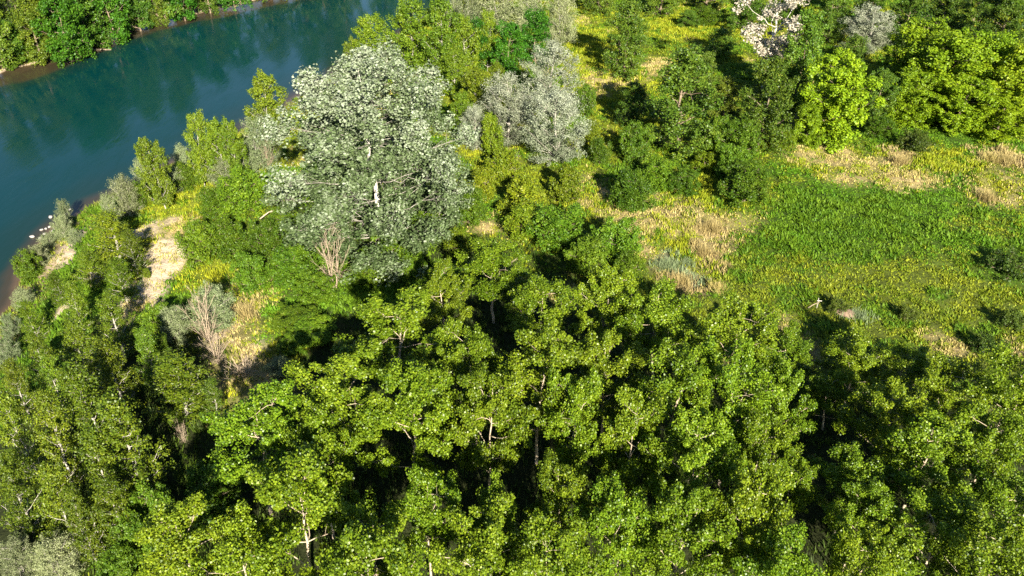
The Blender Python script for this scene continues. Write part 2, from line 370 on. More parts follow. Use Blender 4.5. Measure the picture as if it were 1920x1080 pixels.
PLANTS = [
    ('front_poplar', -1.5, 56.4, 7.5, 7.0, 0.65, 'small bright green poplar at the back tip of the front grove, below the straw patch'),
    ('front_poplar', -5.0, 52.7, 5.2, 7.2, 0.97, 'slim poplar at the back of the front grove, over the dark hollow'),
    ('front_poplar', 2.3, 50.3, 6.9, 7.5, 2.52, 'glossy green poplar just behind the middle of the front grove'),
    ('front_poplar', 6.6, 51.4, 6.5, 8.1, 5.03, 'glossy poplar at the grove edge below two vivid green bushes'),
    ('front_poplar', 10.2, 48.1, 6.2, 8.3, 1.39, 'glossy poplar at the grove edge below the grey sage clump'),
    ('front_poplar', 15.5, 47.0, 7.0, 7.9, 1.74, 'rounded poplar at the grove edge where green meadow begins'),
    ('front_poplar', 19.2, 47.4, 4.9, 5.2, 0.67, 'small poplar on the meadow edge left of the red earth mound'),
    ('front_poplar', -7.8, 45.9, 9.0, 8.6, 5.82, 'broad poplar with a pale forked limb in its middle, facing the white poplar'),
    ('front_poplar', -2.4, 42.3, 6.1, 9.8, 5.07, 'poplar with dark gap beside it, right of the pale forked limb'),
    ('front_poplar', 1.6, 40.4, 6.6, 10.2, 1.21, 'dense poplar in the very middle of the front grove'),
    ('front_poplar', 6.1, 42.2, 6.1, 8.7, 3.94, 'poplar in the second row, right of the grove middle'),
    ('front_poplar', 9.5, 39.6, 6.2, 10.0, 5.37, 'poplar with pale bare twigs, third row of the grove'),
    ('front_poplar', 13.1, 38.4, 6.1, 9.9, 0.54, 'poplar with pale V-shaped limb above a dark pocket'),
    ('front_poplar', 16.3, 39.1, 4.6, 8.9, 4.22, 'poplar standing at the edge of the long dark gap in the grove'),
    ('front_poplar', -10.6, 38.9, 8.1, 9.1, 1.12, 'broad poplar reaching toward the bare straw clearing'),
    ('front_poplar', -14.8, 36.4, 8.1, 9.1, 0.56, 'low spreading poplar at the grove end beside the black hollow'),
    ('front_poplar', -6.2, 37.1, 7.0, 10.0, 5.44, 'poplar with long sunlit leaning branch across its crown'),
    ('front_poplar', -10.6, 34.3, 5.3, 9.2, 1.89, 'poplar showing a forked brown trunk in shade'),
    ('front_poplar', -1.4, 36.7, 5.1, 9.9, 3.59, 'poplar with short white trunk piece showing between leaves'),
    ('front_poplar', 3.1, 36.7, 5.5, 9.9, 5.33, 'poplar right of the white trunk piece, above the deepest black gap'),
    ('front_poplar', 6.6, 35.1, 5.4, 9.6, 2.6, 'poplar along the narrow black cleft in the grove'),
    ('front_poplar', 9.9, 33.7, 6.3, 9.8, 2.71, 'large full poplar over the lower centre right of the grove'),
    ('front_poplar', 13.8, 34.9, 4.7, 8.4, 1.92, 'poplar with curled grey dead twigs at its flank'),
    ('front_poplar', -10.8, 29.7, 7.5, 10.2, 0.27, 'big glossy poplar on the front row below the forked brown trunk'),
    ('front_poplar', -16.2, 29.0, 6.2, 8.2, 3.93, 'poplar at the front corner beside the shady green bushes'),
    ('front_poplar', -7.1, 28.7, 4.8, 9.1, 3.36, 'poplar on the front row left of the black trench'),
    ('front_poplar', -4.5, 31.2, 5.1, 8.2, 2.15, 'low poplar tops lit between two black trenches'),
    ('front_poplar', -1.2, 30.4, 3.7, 8.7, 1.23, 'narrow poplar top standing alone in the black trench'),
    ('front_poplar', -1.6, 27.8, 6.0, 9.4, 1.27, 'front row poplar cut by the lower picture edge, middle'),
    ('front_poplar', 2.9, 30.7, 4.7, 8.9, 1.74, 'poplar top with an upright tuft, right of the black trench'),
    ('front_poplar', 5.1, 29.3, 5.5, 9.3, 4.69, 'front row poplar right of the upright tuft'),
    ('front_poplar', 8.4, 28.6, 5.7, 9.6, 3.51, 'front row poplar with twiggy pale base'),
    ('front_poplar', 11.5, 28.5, 4.7, 10.4, 0.63, 'front row poplar beside the diagonal black gap'),
    ('front_poplar', 15.6, 33.8, 3.6, 6.7, 1.44, 'small half shaded poplar inside the long dark gap'),
    ('front_poplar', 23.1, 45.5, 5.6, 6.0, 3.86, 'small poplar beside the red earth mound, first along the meadow'),
    ('front_poplar', 26.8, 46.3, 5.3, 4.9, 2.08, 'low poplar between the red earth mound and the eastern clump'),
    ('front_poplar', 21.2, 43.6, 3.8, 4.8, 2.88, 'small poplar half in shade at the head of the long dark gap'),
    ('front_poplar', 19.0, 34.3, 5.4, 6.3, 4.38, 'poplar with rounded twin tops beyond the long dark gap'),
    ('front_poplar', 22.5, 38.7, 6.2, 8.0, 6.0, 'poplar at the upper end of the eastern clump'),
    ('front_poplar', 16.6, 27.4, 4.1, 8.7, 6.03, 'poplar top peeking up below the diagonal black gap'),
    ('front_poplar', 28.0, 42.2, 6.2, 6.8, 1.81, 'poplar at the meadow edge of the eastern clump with rust stalk beside it'),
    ('front_poplar', 29.8, 39.9, 5.8, 9.1, 4.87, 'poplar where the eastern clump meets the frame, upper one'),
    ('front_poplar', 22.7, 34.7, 6.1, 8.9, 5.92, 'poplar in the middle of the eastern clump'),
    ('front_poplar', 26.9, 35.3, 5.4, 8.9, 5.14, 'poplar above a brown twiggy hollow in the eastern clump'),
    ('front_poplar', 18.3, 31.0, 4.4, 7.3, 1.2, 'poplar with curved bare limb hanging at its base'),
    ('front_poplar', 21.3, 29.5, 6.2, 8.2, 0.86, 'large front poplar of the eastern clump'),
    ('front_poplar', 25.8, 31.0, 5.4, 8.0, 6.04, 'front poplar at the frame edge of the eastern clump'),
    ('front_poplar', 22.7, 26.6, 5.8, 9.2, 0.06, 'corner poplar lowest in the eastern clump'),
    ('front_poplar', -13.0, 27.2, 5.9, 8.6, 1.06, 'poplar cut off at the lower frame, near the corner bushes'),
    ('front_poplar', 2.3, 26.1, 6.0, 10.1, 2.28, 'poplar cut off at the lower frame, middle of the grove'),
    ('front_poplar', 12.1, 26.2, 5.2, 9.1, 0.61, 'poplar cut off at the lower frame below the diagonal gap'),
    ('front_poplar', -6.3, 25.1, 5.9, 10.6, 2.66, 'poplar cut off at the lower frame below the black trench'),
    ('young_poplar', -35.7, 66.4, 5.3, 4.9, 0.37, 'sunny young poplar with white forked dead twig on the bluff'),
    ('young_poplar', -36.8, 63.1, 3.1, 3.4, 1.06, 'little young poplar between two white sand scars'),
    ('young_poplar', -33.1, 63.9, 2.7, 4.3, 0.94, 'darker young poplar at the rim of the pink sand bank'),
    ('young_poplar', -32.5, 59.7, 3.4, 4.0, 3.08, 'young poplar leaning over the pink sand bank'),
    ('young_poplar', -38.5, 60.7, 2.6, 3.2, 6.27, 'short young poplar on the bluff by the green reed bush'),
    ('young_poplar', -38.9, 56.5, 2.9, 3.8, 3.32, 'dusky young poplar close to the river edge'),
    ('young_poplar', -34.5, 55.6, 3.3, 4.8, 2.57, 'young poplar right under the white sand scar'),
    ('young_poplar', -29.7, 52.0, 3.7, 5.4, 3.0, 'olive young poplar with greyish crown beside the shaded sand drop'),
    ('young_poplar', -33.9, 48.6, 2.6, 4.6, 2.58, 'dark slim young poplar above the river corner'),
    ('young_poplar', -31.1, 49.1, 4.1, 5.4, 2.65, 'bright star-branched young poplar amid the bluff wood'),
    ('young_poplar', -27.3, 45.8, 3.9, 6.0, 5.58, 'young poplar with white bare twigs at its heart'),
    ('young_poplar', -25.7, 48.0, 2.6, 5.6, 3.13, 'young poplar with white forked stem near the vivid bush'),
    ('young_poplar', -34.4, 46.0, 2.9, 5.0, 1.6, 'young poplar at the frame edge above the lowest sand scar'),
    ('young_poplar', -30.2, 43.8, 3.1, 6.0, 1.31, 'yellowish young poplar beside the lowest sand scar'),
    ('young_poplar', -22.8, 45.3, 5.3, 5.3, 5.46, 'big dark young poplar with white star-shaped bare twigs'),
    ('young_poplar', -20.3, 44.2, 2.1, 3.8, 0.32, 'narrow light green young poplar beside the tan brush pile'),
    ('young_poplar', -26.1, 40.6, 3.9, 8.2, 3.55, 'tall ascending young poplar near the middle of the bluff wood'),
    ('young_poplar', -29.9, 38.8, 3.5, 7.9, 2.53, 'yellow-green young poplar at the frame edge, upper of two'),
    ('young_poplar', -27.6, 38.1, 3.4, 7.7, 4.11, 'young poplar with grey fork between two yellow ones'),
    ('young_poplar', -22.6, 37.1, 4.6, 8.7, 4.68, 'largest dark young poplar facing the black hollow'),
    ('young_poplar', -24.6, 36.2, 3.3, 7.1, 0.58, 'young poplar behind the fallen white stem'),
    ('young_poplar', -28.5, 34.7, 3.3, 6.3, 5.49, 'young poplar at the frame edge, lower of two'),
    ('young_poplar', -25.4, 33.4, 3.5, 6.9, 5.81, 'olive young poplar above the grey willows'),
    ('young_poplar', -22.3, 33.5, 3.2, 5.8, 4.13, 'young poplar beneath the fallen white stem'),
    ('young_poplar', -23.9, 32.6, 2.6, 5.6, 4.03, 'ragged olive young poplar over the yellow grass corner'),
    ('bank_poplar', -34.6, 75.8, 3.6, 7.5, 3.32, 'two-topped green poplar standing at the river edge apart from others'),
    ('bank_poplar', -32.3, 81.0, 3.2, 8.0, 4.31, 'slim tall poplar with pale trunk, first of the riverside trio'),
    ('bank_poplar', -30.3, 81.2, 4.0, 7.2, 5.8, 'fuller poplar with white trunk, middle of the riverside trio'),
    ('bank_poplar', -28.1, 80.2, 3.1, 7.6, 0.47, 'shorter poplar, last of the riverside trio'),
    ('bank_poplar', -28.5, 92.8, 5.1, 8.0, 6.04, 'yellow-green poplar against the water beside the white poplar'),
    ('white_poplar', -12.0, 68.2, 17.4, 17.6, 4.2, 'huge silvery white poplar towering over the river bank'),
    ('silver_tree', 4.9, 100.4, 8.3, 8.9, 0.28, 'tall pointed silver tree at the back of the silver group'),
    ('silver_tree', -0.6, 92.3, 7.8, 8.1, 5.65, 'silver tree with fine pale twigs left of the group'),
    ('silver_tree', 4.9, 87.0, 8.1, 8.5, 0.8, 'rounded silver-grey tree with white trunk in front of the group'),
    ('silver_tree', -4.0, 90.2, 4.0, 5.2, 6.08, 'small silver tree squeezed beside the huge white poplar'),
    ('silver_tree', 52.9, 126.9, 9.5, 6.3, 4.19, 'round pale silver tree standing alone among green crowns'),
    ('bank_poplar', -18.5, 115.4, 6.5, 8.5, 1.05, 'yellow-green poplar nearest the river behind the white poplar'),
    ('bank_poplar', -13.7, 115.7, 6.8, 10.6, 3.57, 'yellow-green poplar with pale forked trunk, second from the river'),
    ('bank_poplar', -9.5, 113.5, 5.9, 10.9, 5.82, 'yellow-green poplar with thin white stems, third from the river'),
    ('bank_poplar', -6.5, 115.0, 5.3, 8.5, 0.02, 'yellow-green poplar next to vivid green robinia'),
    ('bank_poplar', -21.9, 115.5, 3.1, 5.6, 0.08, 'small green poplar poking out beside the water'),
    ('bank_poplar', -3.5, 117.8, 3.5, 8.4, 0.73, 'slender poplar with white leaning trunk among vivid robinias'),
    ('bank_poplar', -7.5, 106.0, 5.3, 6.4, 4.92, 'low olive green tree right behind the white poplar top'),
    ('bank_poplar', -4.5, 99.2, 4.7, 6.5, 3.46, 'low olive green tree between white poplar and silver group'),
    ('bank_poplar', -5.5, 93.2, 3.5, 5.6, 1.27, 'olive tree in the shady gap left of the silver group'),
    ('bank_poplar', -2.0, 104.9, 4.3, 5.3, 2.08, 'mid green tree above the silver group'),
    ('green_robinia', -5.2, 117.2, 5.4, 7.2, 5.6, 'vivid green robinia behind the slender white trunk'),
    ('green_robinia', -0.7, 115.7, 5.4, 7.6, 4.86, 'vivid green robinia in the middle of the far robinias'),
    ('green_robinia', 3.4, 121.3, 6.0, 7.6, 2.96, 'tallest vivid green robinia beside the yellow clearing'),
    ('grey_willow', -2.1, 136.1, 9.7, 7.6, 3.31, 'broad pale willow at the upper frame edge'),
    ('grey_willow', -9.4, 139.4, 4.5, 6.8, 0.17, 'narrow pale willow beside the water at the upper frame'),
    ('grey_willow', -6.7, 135.4, 5.3, 6.8, 0.21, 'pale willow between the riverside poplars and broad willow'),
    ('grey_willow', 7.6, 129.9, 6.3, 7.6, 3.73, 'olive grey willow beside the dark shadow in the yellow clearing'),
    ('grey_willow', 3.4, 138.9, 5.4, 6.8, 3.07, 'grey willow behind the tallest robinia'),
    ('dark_tree', 15.5, 116.4, 8.0, 10.0, 5.43, 'dark olive tree standing in the yellow clearing'),
    ('dark_tree', 25.1, 147.0, 8.2, 7.2, 3.82, 'dark green tree at the upper frame behind the clearing'),
    ('dark_tree', 28.4, 138.8, 4.4, 2.8, 0.87, 'small olive bush in the far yellow clearing'),
    ('dark_tree', 19.0, 89.6, 10.4, 11.6, 2.28, 'large dark green tree with pale limbs in the centre'),
    ('dark_tree', 14.3, 97.1, 4.9, 5.6, 4.82, 'dark young tree beside the silver group shadow'),
    ('dark_tree', 25.4, 97.0, 4.5, 6.4, 3.28, 'dark tree between the central dark tree and the dying tree'),
    ('dark_tree', 28.3, 91.2, 7.9, 10.0, 0.07, 'dark olive tree under the whitish dying tree'),
    ('dark_tree', 35.4, 103.2, 7.7, 12.0, 5.26, 'tall olive tree behind the lime green maple'),
    ('dark_tree', 30.5, 123.6, 4.8, 4.0, 5.2, 'shaded green tree left of the whitish dying tree'),
    ('dark_tree', 25.1, 108.0, 3.9, 5.6, 0.53, 'greenish tree top just left of the dying tree trunk'),
    ('dark_tree', 26.3, 89.4, 4.9, 4.8, 3.41, 'dark leafy tree over the vivid green bushes'),
    ('dark_tree', 48.8, 130.8, 5.8, 8.8, 2.39, 'green tree at the upper frame beside the silver tree'),
    ('dark_tree', 45.6, 112.2, 5.5, 6.4, 4.94, 'bright leaved green tree below the silver tree'),
    ('dark_tree', 43.8, 98.3, 5.5, 6.8, 1.95, 'mid green tree between the lime maple and the lime grove'),
    ('dark_tree', 58.4, 127.5, 7.7, 8.8, 1.47, 'dark green tree right of the silver tree at the upper frame'),
    ('dark_tree', 66.0, 131.3, 8.3, 8.0, 3.06, 'darkest tree at the upper frame behind the lime grove'),
    ('dark_tree', 69.8, 122.2, 9.3, 10.4, 6.07, 'grey-green tree with dead twig at the far corner'),
    ('dark_tree', 71.8, 134.4, 7.6, 8.8, 0.6, 'dark tree top cut by the upper frame near the corner'),
    ('dark_tree', 37.2, 137.6, 6.9, 7.2, 0.72, 'dark tree behind the whitish dying tree'),
    ('dark_tree', 33.7, 150.2, 8.4, 7.2, 3.9, 'dark tree cut by the upper frame above the clearing'),
    ('dark_tree', 14.8, 148.5, 8.3, 8.8, 5.56, 'olive tree cut by the upper frame left of the clearing'),
    ('dark_tree', 44.3, 139.8, 7.8, 8.8, 3.22, 'dark tree cut by the upper frame, behind the olive tree'),
    ('dark_tree', 58.1, 140.2, 7.8, 8.8, 2.73, 'dark tree cut by the upper frame behind the silver tree'),
    ('dying_tree', 33.2, 108.3, 11.7, 13.1, 5.39, 'half bare dying tree with whitish pink leaf tufts'),
    ('lime_maple', 36.7, 92.2, 9.0, 10.2, 4.88, 'lime green maple standing alone in front of dark trees'),
    ('lime_maple', 33.7, 91.4, 4.4, 4.7, 0.42, 'low lime green maple shoot beside the bare pinkish twigs'),
    ('lime_maple', 51.9, 108.2, 9.5, 9.8, 5.53, 'lime maple first in the lime grove by the silver tree'),
    ('lime_maple', 52.9, 101.9, 11.0, 10.2, 1.23, 'biggest lime maple in the middle of the lime grove'),
    ('lime_maple', 58.2, 102.7, 9.5, 10.2, 1.9, 'lime maple in the lime grove before the dark corner trees'),
    ('lime_maple', 53.3, 97.0, 8.4, 6.4, 5.25, 'lower lime maple at the front of the lime grove'),
    ('lime_maple', 60.2, 98.6, 9.6, 9.8, 2.65, 'lime maple at the frame edge of the lime grove'),
    ('lime_maple', 48.2, 98.5, 7.3, 6.4, 5.01, 'low lime maple at the near end of the lime grove'),
    ('lime_maple', 57.4, 94.5, 7.5, 5.1, 1.05, 'low shaded lime maple at the frame edge above the meadow'),
    ('green_bush', 11.6, 75.8, 5.3, 3.8, 5.49, 'round green bush casting a shadow on straw ground'),
    ('green_bush', 15.3, 80.9, 5.0, 3.1, 1.11, 'green bush beside the round bush, below the central dark tree'),
    ('green_bush', 17.9, 79.6, 4.6, 2.7, 0.94, 'soft green bush above the straw patch'),
    ('green_bush', 24.9, 88.4, 5.6, 4.5, 3.1, 'vivid green bush tucked under the dark trees'),
    ('green_bush', 23.1, 89.7, 3.8, 4.5, 2.13, 'vivid green bush in front of the central dark tree'),
    ('green_bush', 23.5, 77.4, 6.2, 3.8, 3.4, 'dark vivid green bush spilling into the meadow'),
    ('green_bush', 23.2, 82.8, 4.7, 3.6, 5.68, 'vivid green bush at the middle of the meadow edge thicket'),
    ('green_bush', 13.6, 87.6, 4.3, 4.0, 4.46, 'shaded green bush at the foot of the dark young tree'),
    ('green_bush', 9.7, 86.9, 3.1, 2.7, 0.03, 'little dark green bush near the silver-grey tree'),
    ('green_bush', 4.4, 68.8, 6.2, 4.0, 1.96, 'vivid feathery green bush behind the front grove'),
    ('green_bush', 9.2, 65.7, 5.7, 4.0, 3.42, 'dark vivid green bush beside the straw path'),
    ('green_bush', 6.5, 64.0, 4.4, 3.1, 3.06, 'feathery bush wedged between two vivid bushes'),
    ('green_bush', 9.8, 62.2, 3.8, 2.7, 4.49, 'low green bush sloping down to the yellow grass'),
    ('green_bush', -4.1, 73.2, 3.8, 3.4, 3.04, 'deep green bush under the right lobe of the white poplar'),
    ('green_bush', -7.9, 69.4, 4.2, 2.9, 0.48, 'bush in the shade below the white poplar'),
    ('green_bush', -10.8, 66.5, 4.5, 3.2, 1.54, 'yellow-lit bush under the white poplar skirt'),
    ('green_bush', -12.5, 62.9, 4.4, 2.7, 5.32, 'green bush at the foot of the white poplar'),
    ('green_bush', -8.8, 63.3, 3.9, 2.3, 2.24, 'shaded bush next to the dark hollow by the grove'),
    ('green_bush', -26.5, 74.6, 6.6, 4.0, 4.81, 'spreading vivid green bush left of the white poplar'),
    ('green_bush', -29.0, 73.7, 3.8, 3.1, 6.19, 'small vivid bush on the yellow bank slope'),
    ('green_bush', -28.2, 66.2, 3.8, 3.8, 3.94, 'umbrella-shaped green tree-bush with grey stem by the sand'),
    ('green_bush', -25.8, 67.0, 4.3, 3.6, 4.25, 'yellow-green bush beside the umbrella-shaped one'),
    ('green_bush', -22.7, 66.9, 4.3, 3.4, 3.83, 'dark feathery bush left of the white poplar base'),
    ('green_bush', -22.5, 61.8, 3.3, 3.4, 1.97, 'dark blue-green bush above the straw clearing'),
    ('green_bush', -19.3, 62.6, 5.8, 3.1, 5.73, 'wide fresh green bush in front of the white poplar base'),
    ('green_bush', -21.6, 71.0, 3.2, 2.7, 2.93, 'green bush by the fallen tan branch'),
    ('green_bush', -16.7, 59.7, 4.2, 2.3, 5.72, 'low fresh green bush near the bare grey shrub'),
    ('green_bush', -17.0, 55.4, 4.2, 1.4, 1.92, 'flat mat of fresh green bramble beside the straw clearing'),
    ('green_bush', -15.8, 53.7, 4.4, 1.6, 5.45, 'bramble mat sloping into the grove shadow'),
    ('green_bush', -16.7, 52.3, 3.0, 1.3, 4.94, 'bramble mat with straw stalks at the clearing rim'),
    ('green_bush', -28.3, 55.2, 3.3, 2.3, 3.85, 'deep green bush below the pink sand bank'),
    ('green_bush', -26.3, 50.7, 2.1, 2.7, 2.78, 'shaded green bush behind the big dark young poplar'),
    ('green_bush', -21.4, 32.9, 3.2, 3.1, 0.88, 'shady blue-green bush near the front corner poplar'),
    ('green_bush', -21.0, 34.8, 3.6, 3.6, 4.84, 'bush lost in the black hollow shade'),
    ('green_bush', -17.8, 35.9, 4.0, 4.0, 2.27, 'dark bush inside the black hollow'),
    ('green_bush', -21.9, 30.9, 2.5, 2.3, 4.16, 'fresh green bush at the lower frame by yellow grass'),
    ('green_bush', 43.5, 94.1, 3.9, 2.2, 0.84, 'green bush at the foot of the lime grove'),
    ('green_bush', 31.8, 141.0, 5.5, 2.7, 0.52, 'yellow-green bush beside the far clearing'),
    ('green_bush', 9.2, 100.7, 3.1, 3.6, 0.9, 'green bush between silver tree and yellow clearing'),
    ('green_bush', -46.0, 68.8, 2.9, 2.7, 5.08, 'fresh green reed bush at the water edge'),
    ('low_bush', 45.9, 90.2, 4.5, 1.8, 1.12, 'dark low bush in the meadow before the lime grove'),
    ('low_bush', 43.6, 63.6, 4.2, 1.6, 5.66, 'wide dark low bush at the far side of the meadow'),
    ('low_bush', 32.2, 57.1, 2.1, 1, 2.34, 'small dark weed bush near the red earth mound'),
    ('low_bush', 40.1, 56.0, 2.7, 1.2, 3.62, 'dark weed bush at the frame edge of the meadow'),
    ('low_bush', 26.9, 58.2, 2.3, 1, 2.2, 'dark weed bush beside the wooden stake'),
    ('low_bush', 36.5, 52.5, 3.0, 1.3, 3.9, 'weed bush behind the eastern poplars'),
    ('yellow_shrub', -2.1, 88.5, 3.2, 4.7, 0.59, 'slender yellow-green tree in front of the silver group'),
    ('yellow_shrub', -1.1, 82.2, 4.7, 3.4, 2.53, 'yellow-green shrub at the foot of the silver group'),
    ('yellow_shrub', -3.0, 78.5, 3.4, 3.0, 5.88, 'olive yellow shrub by the right lobe of white poplar'),
    ('yellow_shrub', 5.4, 77.5, 3.9, 3.8, 1.13, 'golden green shrub with brown trunk below silver-grey tree'),
    ('yellow_shrub', 1.0, 74.9, 4.9, 3.8, 4.11, 'olive shrub in the thicket below the silver group'),
    ('yellow_shrub', 1.3, 70.6, 4.2, 3.1, 2.05, 'yellow-green shrub above the front grove tip'),
    ('yellow_shrub', 21.1, 84.7, 3.6, 2.2, 1.89, 'golden shrub before the vivid meadow edge bushes'),
    ('yellow_shrub', 9.2, 92.3, 2.9, 2.5, 0.15, 'yellow shrub right of the silver-grey tree'),
    ('yellow_shrub', -32.1, 63.4, 0.9, 0.8, 0.13, 'single small yellow shrub on the pink sand'),
    ('yellow_shrub', 31.0, 90.6, 3.8, 2.2, 5.96, 'olive yellow shrub below the bare pinkish twigs'),
    ('yellow_shrub', -4.8, 66.9, 3.0, 2.5, 5.21, 'yellow-green shrub behind the slim grove poplar'),
    ('grey_willow', -47.3, 79.6, 2.0, 2.9, 5.03, 'upper grey willow of the pair growing in the shallows'),
    ('grey_willow', -45.8, 75.9, 2.5, 2.5, 5.07, 'lower round grey willow of the pair in the shallows'),
    ('grey_willow', -46.9, 74.7, 2.3, 1.5, 5.99, 'low pale willow at the stony shore'),
    ('grey_willow', -38.0, 75.1, 3.4, 4.2, 1.0, 'pale grey willow on the bank top by the water'),
    ('grey_willow', -39.4, 74.2, 2.2, 3.0, 3.67, 'small grey willow at the bank lip'),
    ('grey_willow', -38.7, 81.6, 2.4, 3.4, 3.11, 'silver-grey willow leaning over the water'),
    ('grey_willow', -35.7, 84.6, 2.7, 3.4, 3.6, 'grey willow between riverside poplars'),
    ('grey_willow', -27.8, 86.3, 4.9, 5.5, 5.89, 'tall pale willow with brown reed stems before the white poplar'),
    ('grey_willow', -29.5, 80.4, 4.1, 3.4, 4.77, 'low pale willow on the grassy bank'),
    ('grey_willow', -35.1, 79.8, 2.9, 2.5, 6.08, 'pale willow low between the lone two-topped poplar and the trio'),
    ('grey_willow', -28.6, 83.9, 3.6, 3.4, 0.73, 'grey willow between the riverside trio and the white poplar'),
    ('grey_willow', -28.5, 93.3, 4.2, 4.2, 4.09, 'pale green willow under the yellow-green poplar by the water'),
    ('green_bush', -37.6, 76.5, 2.8, 2.7, 4.24, 'bright green bush on the bank lip between grey willows'),
    ('green_bush', -34.1, 80.5, 3.5, 2.7, 4.68, 'sunny green bush below the riverside trio'),
    ('grey_willow', -43.8, 63.3, 2.3, 2.0, 3.88, 'blue-green willow at the water edge on the bluff foot'),
    ('grey_willow', -45.6, 70.4, 2.4, 2.2, 5.22, 'grey-green willow above the reed bush'),
    ('grey_willow', -42.5, 58.8, 2.1, 2.2, 1.9, 'bluish willow at the lowest water edge'),
    ('grey_willow', -40.5, 54.5, 2.7, 2.5, 5.83, 'grey willow at the frame edge where the river ends'),
    ('grey_willow', -26.2, 54.2, 3.1, 2.9, 2.55, 'grey-green willow left of the tan bare tree'),
    ('grey_willow', -23.7, 55.6, 3.8, 3.9, 3.76, 'round grey-green willow behind the tan bare tree'),
    ('grey_willow', -27.6, 31.5, 2.8, 2.7, 5.63, 'pale willow in the bottom corner'),
    ('grey_willow', -25.3, 31.4, 3.1, 3.1, 4.42, 'pale willow next to the bottom corner willow'),
    ('grey_willow', -15.7, 68.2, 2.6, 3.0, 1.94, 'pale skirt willow at the foot of the white poplar'),
    ('grey_willow', -17.1, 49.4, 2.5, 1.4, 1.45, 'straw-coloured willow half in the grove shadow'),
    ('grey_willow', -43.1, 73.1, 2.2, 1.4, 2.05, 'thin grey willow on the sandy slope'),
    ('bare_tree', -15.2, 61.3, 4.0, 6.4, 3.94, 'bare grey-white shrub before the white poplar trunk'),
    ('bare_tree', -23.7, 53.5, 3.4, 5.5, 6.26, 'bare tan tree beside the round grey willow'),
    ('bare_tree', -22.2, 51.0, 2.9, 2.9, 5.65, 'fan of bare tan stems below the tan tree'),
    ('bare_tree', -19.6, 48.9, 3.7, 2.0, 2.51, 'collapsed fan of straw stems at the clearing'),
    ('bare_tree', -26.7, 85.7, 2.2, 4.2, 2.52, 'bare reddish stems in front of tall pale willow'),
    ('bare_tree', 33.7, 94.7, 4.0, 2.7, 5.13, 'bare pinkish twigs beside the lime maple'),
    ('bare_tree', -22.1, 42.6, 1.3, 2.2, 1.78, 'broken tan stump with splinters above the black hollow'),
    ('bare_tree', -29.0, 66.6, 1.5, 2.0, 2.58, 'grey bare stem cluster under the umbrella bush'),
    ('bare_tree', 0.3, 84.3, 2.2, 2.2, 0.08, 'bare reddish stems below the silver tree'),
    ('dark_tree', -78.4, 132.0, 5.8, 7.0, 1.15, 'low far bank tree at the frame edge by the water'),
    ('dark_tree', -74.8, 133.4, 7.8, 10.6, 3.39, 'dark green far bank tree near the frame edge'),
    ('green_robinia', -70.3, 133.7, 8.0, 11.2, 4.35, 'vivid green far bank tree beside the first one'),
    ('dark_tree', -77.7, 135.9, 8.8, 14.1, 3.86, 'tall far bank tree at the corner'),
    ('green_robinia', -72.5, 136.0, 9.1, 15.9, 2.29, 'tall far bank tree second from the corner'),
    ('dark_tree', -70.2, 141.1, 9.1, 14.1, 5.97, 'tall far bank tree third from the corner'),
    ('grey_willow', -70.8, 143.5, 6.5, 7.5, 3.91, 'low far bank tree above the pale shore'),
    ('green_robinia', -66.8, 144.1, 7.5, 12.2, 0.98, 'far bank tree over the sandy shore'),
    ('dark_tree', -65.7, 151.2, 6.5, 10.6, 0.43, 'far bank tree halfway along the visible shore'),
    ('dark_tree', -64.0, 155.2, 6.7, 9.7, 6.12, 'far bank tree by the grassy shore gap'),
    ('green_robinia', -59.9, 157.8, 6.9, 10.3, 6.2, 'far bank tree past the grassy shore gap'),
    ('dark_tree', -56.8, 162.9, 7.0, 9.7, 5.78, 'far bank tree near the end of the visible shore'),
    ('green_robinia', -52.8, 165.3, 7.2, 11.2, 3.79, 'last far bank tree along the shore'),
    ('dark_tree', -68.9, 152.5, 9.7, 16.7, 1.96, 'tall tree behind the far bank row, middle'),
    ('dark_tree', -62.8, 155.9, 9.9, 17.6, 0.57, 'tall tree behind the far bank row, farther along'),
    ('dark_tree', -73.7, 147.4, 9.4, 18.5, 1.62, 'tall tree behind the far bank row, nearer corner'),
    ('dark_tree', -80.1, 129.5, 8.5, 15.0, 1.4, 'far bank tree outside the corner'),
    ('green_robinia', -58.7, 166.4, 10.8, 14.0, 5.83, 'tree behind the end of the far bank row'),
    ('dark_tree', -47.7, 173.1, 10.9, 12.3, 5.61, 'far bank tree beyond the shore bend'),
    ('green_bush', -76.6, 134.1, 4.0, 3.6, 4.89, 'far bank bush at the waterline, first'),
    ('grey_willow', -74.3, 142.8, 3.7, 3.4, 0.93, 'grey far bank bush over the brown shallows'),
    ('green_bush', -72.8, 150.9, 3.5, 3.6, 1.5, 'green far bank bush above the sand strip'),
    ('green_bush', -68.8, 155.1, 3.4, 3.6, 1.88, 'dark far bank bush by the sand strip'),
    ('green_bush', -62.1, 165.4, 3.6, 3.1, 5.95, 'far bank bush beside the narrow beach'),
    ('green_bush', -74.4, 135.8, 4.5, 4.5, 1.03, 'rounded far bank bush over the frame-side shallows'),
    ('green_bush', -78.4, 131.5, 4.4, 3.6, 4.96, 'far bank bush lowest by the frame edge'),
    ('green_bush', -66.5, 160.2, 3.5, 3.1, 4.27, 'far bank bush between sand strip and grassy gap'),
    ('green_bush', -73.7, 146.4, 3.3, 3.1, 3.44, 'far bank bush leaning over the brown shallows'),
    ('dark_tree', -41.4, 173.5, 9.5, 15.2, 6.02, 'first tall tree along the far bank past the shore bend'),
    ('dark_tree', -34.8, 180.3, 9.8, 16.0, 1.65, 'second tall tree along the far bank past the shore bend'),
    ('dark_tree', -27.2, 188.4, 10.2, 16.0, 3.29, 'third tall tree along the far bank past the shore bend'),
    ('dark_tree', -18.6, 198.3, 10.7, 15.2, 0.99, 'last tall tree along the far bank past the shore bend'),
